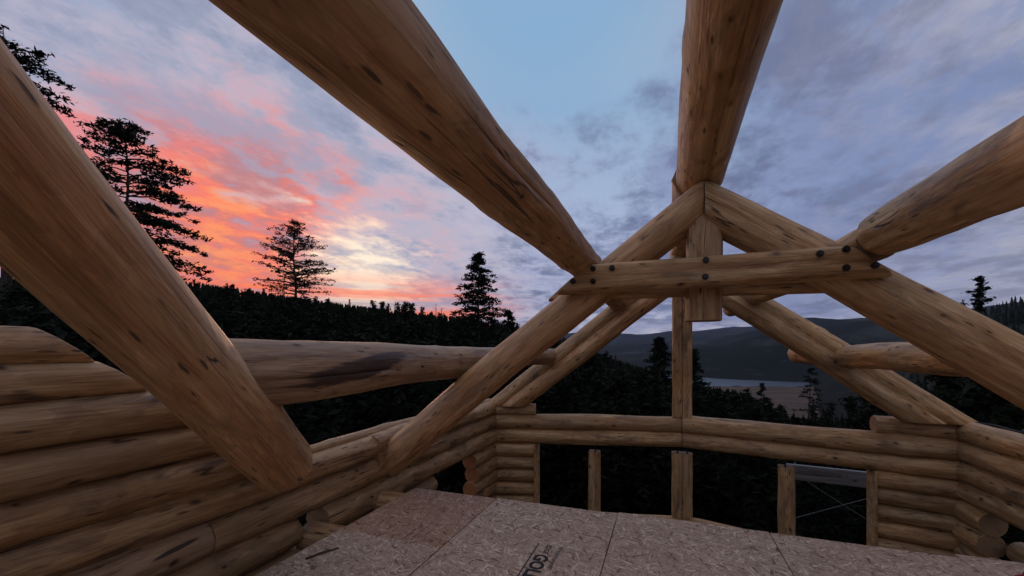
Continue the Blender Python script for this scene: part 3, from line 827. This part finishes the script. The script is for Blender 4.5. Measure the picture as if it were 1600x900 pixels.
# ------------------------------------------------------------------ right log wall with a window opening
XR = 3.86
wr = empty('log_wall', (XR, 3, -5.1)); tag(wr, 'log side wall at the right edge with a dark window opening', 'wall')
zs = [-.985, -1.25, -1.53, -1.80, -2.06, -2.34, -2.62, -2.9]
for i in range(4): wlog(7.52, -2., zs[i], zs[i+1], x=XR, parent=wr, mat=LOG)
for i in range(4, 7):
    wlog(7.52, (6.98, 7.0, 6.97)[i-4], zs[i], zs[i+1], x=XR, parent=wr, mat=LOG, end=ENDG)
    wlog(5.3, -2., zs[i], zs[i+1], x=XR, parent=wr, mat=LOG, nside=16)
log('sill_log', (XR+.22, 6.95, -2.50), (XR+.22, 5.1, -2.50), .14, parent=wr, mat=LOGW, nside=16)
for i in range(9): wlog(7.62, -2., -2.9-.25*i, -3.15-.25*i, x=XR, parent=wr, mat=LOG, nside=14)
for y1, zt, zb in ((1.32, .10, -.075), (1.58, -.075, -.28), (1.88, -.28, -.525), (2.14, -.525, -.755), (2.44, -.755, -.985)):  # gable courses added out of view to block low light from the right
    wlog(-2.2, y1, zt, zb, x=XR, parent=wr, mat=LOG, cut1=S, nside=16)
for k in range(6):  # higher gable courses out of view, added to enclose and darken the room
    zb = .10+.24*k; y1 = .84-(zb-.10)/.77; y0 = -2.2+max(0, (zb-.10)/.77)
    if y1-y0 > .4:
        wlog(y0, y1, zb+.24, zb, cut1=S, nside=14); wlog(y0, y1, zb+.24, zb, x=XR, parent=wr, mat=LOG, cut1=S, nside=14)
tag(log('added_cross_ridge', (-4.2, -.62, 1.78), (4.9, -.62, 1.78), .20, None, None, LOG, nside=16), 'cross gable ridge log, added unseen above the viewer to darken the left wall', 'ridge log')  # added overhead, out of view, to cut light on the left wall
tag(log('added_cross_purlin', (-4.2, .28, 1.12), (-.2, .28, 1.14), .17, None, None, LOG, nside=16), 'cross gable roof log, added unseen above the viewer to darken the left wall', 'purlin')  # second added overhead log, also out of view, for deeper shade
bm = bmesh.new()
pts = [Vector((3.90, 7.5, -.99)), Vector((3.93, 7.1, -.965)), Vector((3.90, 6.7, -.97)), Vector((3.94, 6.4, -.96)), Vector((3.9, 6.0, -.965))]
for a, b in zip(pts[:-1], pts[1:]): tube(bm, a, b, .012, .012, 6)
tag(bm_obj('cable', bm, BLK), 'black cable lying along the top of the right-hand log wall', 'cable')
bm = bmesh.new(); bmesh.ops.create_icosphere(bm, subdivisions=3, radius=1)
for v in bm.verts: v.co = Vector((v.co.x*.09, v.co.y*.32, v.co.z*.05))*(1+.2*noise.noise(v.co*2.2)); v.co.z = max(v.co.z, -.03)
tag(bm_obj('strap_bundle', bm, BLK, None, (3.9, 6.25, -.93), True), 'black bundle on top of the right-hand log wall at the edge', 'strap')

# ------------------------------------------------------------------ middle roof truss (Y = 4.15)
YT = 4.15
tr = empty('roof_truss', (.32, YT, -1.4)); tag(tr, 'large log roof truss with bolted cross tie and short centre post', 'truss')
apex = Vector((.32, YT, 1.28)); AX = (1, 0, 0)
log('rafter', (.318, YT, 1.335), (-3.03, YT, -1.27), .168, .19, tr, LOGR, cut0=AX, cut1=AX, round1=.0, bend=(0, .03), cracks=((-1.25, .05, .55, .02),), nside=30, rough=.7)
log('rafter', (.322, YT, 1.31), (3.75, YT, -1.17), .185, .21, tr, LOG, cut0=AX, cut1=AX, bend=(0, .06), cracks=((1.75, .02, .75, .06), (1.2, .15, .5, .03)), nside=30, rough=.9)
kx = .325
poly = [(kx-.150, YT-.05), (kx-.125, YT-.10), (kx-.06, YT-.125), (kx+.06, YT-.125), (kx+.125, YT-.10), (kx+.150, YT-.05), (kx+.150, YT+.12), (kx+.10, YT+.18), (kx-.10, YT+.18), (kx-.150, YT+.12)]
prism('king_post', poly, .26, 1.36, LOGW, tr, seed=5)
slopeL = Vector((-.766, 0, 1)).normalized(); slopeR = Vector((.766, 0, 1)).normalized()
ct = log('collar_tie', (-.82, YT-.25, .655), (1.44, YT-.25, .668), .132, .128, tr, LOG, cut0=(-.85, 0, 1.), cut1=(.9, 0, 1.), flats=(((0, -1, 0), .70), ((0, 1, 0), .6)), rough=.5, bumps=3)
log('collar_tie', (-1.06, YT+.26, .645), (1.74, YT+.26, .63), .13, .13, tr, LOG, cut0=(-.85, 0, 1.), cut1=(.9, 0, 1.), flats=(((0, -1, 0), .6),), rough=.5)
for (bx, bz) in ((-.62, .735), (-.805, .63), (-.62, .62), (-.45, .73), (.315, .745), (.31, .605), (1.11, .735), (1.275, .755), (1.275, .615), (1.45, .62)):
    bm = bmesh.new()
    tube(bm, (0, .03, 0), (0, -.006, 0), .026, .026, 14); tube(bm, (0, -.006, 0), (0, -.020, 0), .018, .016, 6)
    o = bm_obj('bolt', bm, BOLT, None)
    o.parent = ct; o.matrix_local = WORLD[ct.name].inverted() @ Matrix.Translation((bx, YT-.25-.095, bz))

# ------------------------------------------------------------------ gable frame at the front (Y = 7.45)
YG = 7.47
gf = empty('gable_frame', (.3, YG, -1.05)); tag(gf, 'front gable frame of doubled sloping logs with a tall centre post', 'gable frame')
log('rafter', (.29, YG, 1.27), (-2.74, YG, -1.08), .150, .165, gf, LOGR, cut0=AX, cut1=(0, 0, 1))
log('rafter', (.29, YG+.02, 1.53), (-3.08, YG+.02, -1.08), .140, .155, gf, LOGW, cut0=AX, cut1=(0, 0, 1))
log('rafter', (.31, YG, 1.30), (3.40, YG, -1.02), .150, .160, gf, LOG, cut0=AX, cut1=(0, 0, 1))
log('rafter', (.31, YG+.02, 1.53), (3.76, YG+.02, -1.02), .140, .155, gf, LOG, cut0=AX, cut1=(0, 0, 1))
prow_post('king_post', '', -1.25, 1.52, .170, (), gf)

# ------------------------------------------------------------------ ridge and purlins
def single(o, label, cat): return tag(o, label, cat)
single(log('ridge_log', (.31, -2.0, 1.72), (.315, 4.47, 1.715), .215, .22, None, LOG, cracks=((-1.95, .35, .97, .022),), nside=30, rough=.5),
       'massive ridge log coming straight overhead onto the truss peak', 'ridge log')
single(log('ridge_log', (.25, 4.475, 1.70), (.285, 8.75, 1.71), .185, .18, None, LOGR, rough=1.8, bumps=14),
       'knobbly ridge log behind the truss peak, running to the front gable', 'ridge log')
single(log('purlin', (-.80, -.6, .82), (-.77, 8.05, .80), .158, .158, None, LOGR, bend=(0, .06), flare=(.36, .05, .16), cracks=((2.5, .10, .5, .04), (3.6, .2, .35, .02)), nside=30, rough=1.0),
       'long upper left roof log crossing the sky toward the truss', 'purlin')
single(log('purlin', (-2.52, 1.72, -.15), (-1.97, 7.75, -.12), .205, .135, None, LOGS, cracks=((3.3, .03, .22, .03),), nside=30, rough=1.1, flare=(.10, .10, .2)),
       'lower left roof log with a dark bark scar, level with the treeline', 'purlin')
single(log('purlin', (1.40, -.5, .75), (1.515, 3.84, .86), .178, .165, None, LOG, rough=1.0, nside=30, round1=.03),
       'upper right roof log running in from the right edge to the truss', 'purlin')
single(log('purlin', (1.485, 3.86, .835), (1.22, 9.4, .82), .150, .14, None, LOG, rough=1.2),
       'short upper right roof log between truss and front gable', 'purlin')
single(log('purlin', (3.2, -.5, -.10), (2.32, 9.2, -.09), .175, .16, None, LOG, rough=1.6, round1=.05, bumps=16),
       'lower right roof log passing behind the right rafter', 'purlin')
single(log('valley_rafter', (-2.92, 2.56, -.97), (-.90, -1.22, 2.10), .235, .155, None, LOGR, round0=.09, cracks=((1.0, .0, .3, .03),), nside=32, rough=.9),
       'thick leaning roof log close to the camera at the left', 'rafter')

# ------------------------------------------------------------------ floor platform: joists and OSB sheets
for y, lab in ((2.98, 'log floor joist end showing between the left wall and the board floor'),):
    tag(log('floor_joist', (-3.12, y, -1.755), (3.7, y, -1.755), .15, .15, None, LOGW, nside=18), lab, 'joist')
tag(log('floor_joist', (-3.05, 3.93, -1.76), (3.7, 3.93, -1.76), .15, .15, None, LOG, nside=18), 'log joist under the far edge of the board floor', 'joist')
tag(log('floor_joist', (-3.05, 1.4, -1.76), (3.7, 1.4, -1.76), .15, .15, None, LOG, nside=14), 'log joist under the near part of the board floor', 'joist')
fl = empty('floor', (0, 1.5, -1.6)); tag(fl, kind='structure')
ZF = -1.58
cols = [(-2.68, -1.684), (-1.676, -.434), (-.426, .836), (.844, 2.086), (2.094, 3.34)]
rows = [[(-1.2, 2.905, OSB, .004), (2.91, 4.08, OSBR, 0.)], [(-1.2, 1.6, OSB, 0), (1.604, 4.10, OSB, 0)], [(-1.2, .4, OSB, 0), (.404, 2.7, OSB, 0), (2.704, 4.15, OSB, 0)],
        [(-1.2, 1.6, OSB, 0), (1.604, 4.14, OSB, 0)], [(-1.2, .4, OSB, 0), (.404, 2.7, OSB, 0), (2.704, 4.2, OSB, 0)]]
SHEETS = {}
for ci, (x0, x1) in enumerate(cols):
    for ri, (y0, y1, m, dz) in enumerate(rows[ci]):
        o = box_obj('osb_sheet', (x0, y0, ZF-.018), (x1, y1, ZF+dz), m, fl, .0015)
        SHEETS[(ci, ri)] = o
def text_mesh(s, size, bold):
    cu = bpy.data.curves.new('t', 'FONT'); cu.body = s; cu.size = size; cu.offset = bold; cu.resolution_u = 4
    ob = bpy.data.objects.new('t', cu); COL.objects.link(ob); bpy.context.view_layer.update()
    dg = bpy.context.evaluated_depsgraph_get(); me = bpy.data.meshes.new_from_object(ob.evaluated_get(dg))
    bpy.data.objects.remove(ob); bpy.data.curves.remove(cu); return me
def lettering(sheet, s, size, bold, x, y, mat, stretch=1.):
    me = text_mesh(s, size, bold); me.materials.clear(); me.materials.append(mat)
    o = bpy.data.objects.new('lettering', me); link(o, sheet)
    w = sheet.location+fl.location
    o.location = Vector((x, y, ZF+.0012))-w; o.rotation_euler.z = R(-90); o.scale = (stretch, 1, 1)
    return o
sh = SHEETS[(1, 1)]
lettering(sh, 'EDGE', .060, .001, -.895, 3.255, INK)
lettering(sh, 'GOLD', .145, .006, -.935, 3.085, INK)
lettering(sh, 'Weyerhaeuser', .060, .0005, -.80, 3.255, INKF)
def bar(sheet, lo, hi, mat, nm='print_line'):
    lo = Vector(lo); hi = Vector(hi); w = sheet.location+fl.location
    o = mesh_obj(nm, [(lo.x-w.x, lo.y-w.y, ZF+.0012-w.z), (hi.x-w.x, lo.y-w.y, ZF+.0012-w.z), (hi.x-w.x, hi.y-w.y, ZF+.0012-w.z), (lo.x-w.x, hi.y-w.y, ZF+.0012-w.z)], [(0, 1, 2, 3)], mat)
    o.parent = sheet; return o
bar(sh, (-.972, 2.2, 0), (-.962, 3.26, 0), INK)
sr = SHEETS[(0, 1)]
bar(sr, (-2.06, 2.93, 0), (-2.052, 3.25, 0), INKF); bar(sr, (-1.99, 2.95, 0), (-1.984, 3.3, 0), INKF)
# things lying on the boards
bm = bmesh.new()
prev = Vector((0, 0, .008))
for i in range(6):
    p = Vector((.10*(i+1)/6, .225*(i+1)/6, .009+.004*math.sin(i))); tube(bm, prev, p, .010-.0005*i, .0095-.0008*i, 5); prev = p
tag(bm_obj('wood_splinter', bm, plain('dark_splinter', (.10, .06, .045), .9), None, (-2.53, 2.39, ZF+.004)), 'dark wood splinter lying on the board floor at lower left', 'stick')
bm = bmesh.new(); bmesh.ops.create_icosphere(bm, subdivisions=4, radius=1)
for v in bm.verts:
    c = v.co.copy(); k = 1+.28*noise.fractal(c*1.9+Vector((3, 1, 7)), 1., 2., 3)
    v.co = Vector((c.x*.20*k, c.y*.22*k, max(0., c.z)*.13*k+.002))
tag(bm_obj('red_cloth', bm, REDM, None, (2.42, 3.72, ZF), True), 'red cloth on the board floor at the bottom right corner', 'cloth')

# ------------------------------------------------------------------ scaffold outside the right window opening
sc = empty('scaffold', (3.4, 9.5, ground_h(3.4, 9.5))); tag(sc, 'grey scaffold plank and crossed braces outside the right window opening', 'scaffold')
log('plank', (2.2, 9.52, -2.385), (5.2, 9.46, -2.44), .17, .17, sc, PLANKM, flats=(((0, -1, 0), .25), ((0, 1, 0), .25), ((0, 0, 1), .84), ((0, 0, -1), .84)), rough=.15, bumps=0)
def rod(name, a, b, r):
    bm = bmesh.new(); a = Vector(a); b = Vector(b); tube(bm, (0, 0, 0), b-a, r, r, 8); return bm_obj(name, bm, STEEL, sc, a)
gz = ground_h(3.4, 9.5)
rod('brace', (2.35, 9.60, -2.43), (4.4, 9.60, -3.74), .008); rod('brace', (2.3, 9.57, -3.34), (4.45, 9.57, -2.36), .008)
for x in (2.32, 4.5):
    for y in (9.66, 10.7): rod('leg', (x+(.34 if y > 10 else 0), y, gz-.1), (x+(.34 if y > 10 else 0), y, -2.3), .021)
    rod('ledger', (x, 9.66, -2.5), (x+.34, 10.7, -2.5), .021)

# ------------------------------------------------------------------ evening air
def haze():
    m = bpy.data.materials.new('evening_haze'); m.use_nodes = True; m.node_tree.nodes.clear(); t = NT(m.node_tree)
    v = t.node('ShaderNodeVolumePrincipled', {'Color': (.45, .63, 1.0), 'Density': 0.000030, 'Anisotropy': .1})
    out = t.node('ShaderNodeOutputMaterial'); t.l.new(v.outputs[0], out.inputs['Volume'])
    o = box_obj('haze', (-15500, -15500, -140), (15500, 15500, 900), m, None, 0); tag(o, kind='stuff')
haze()
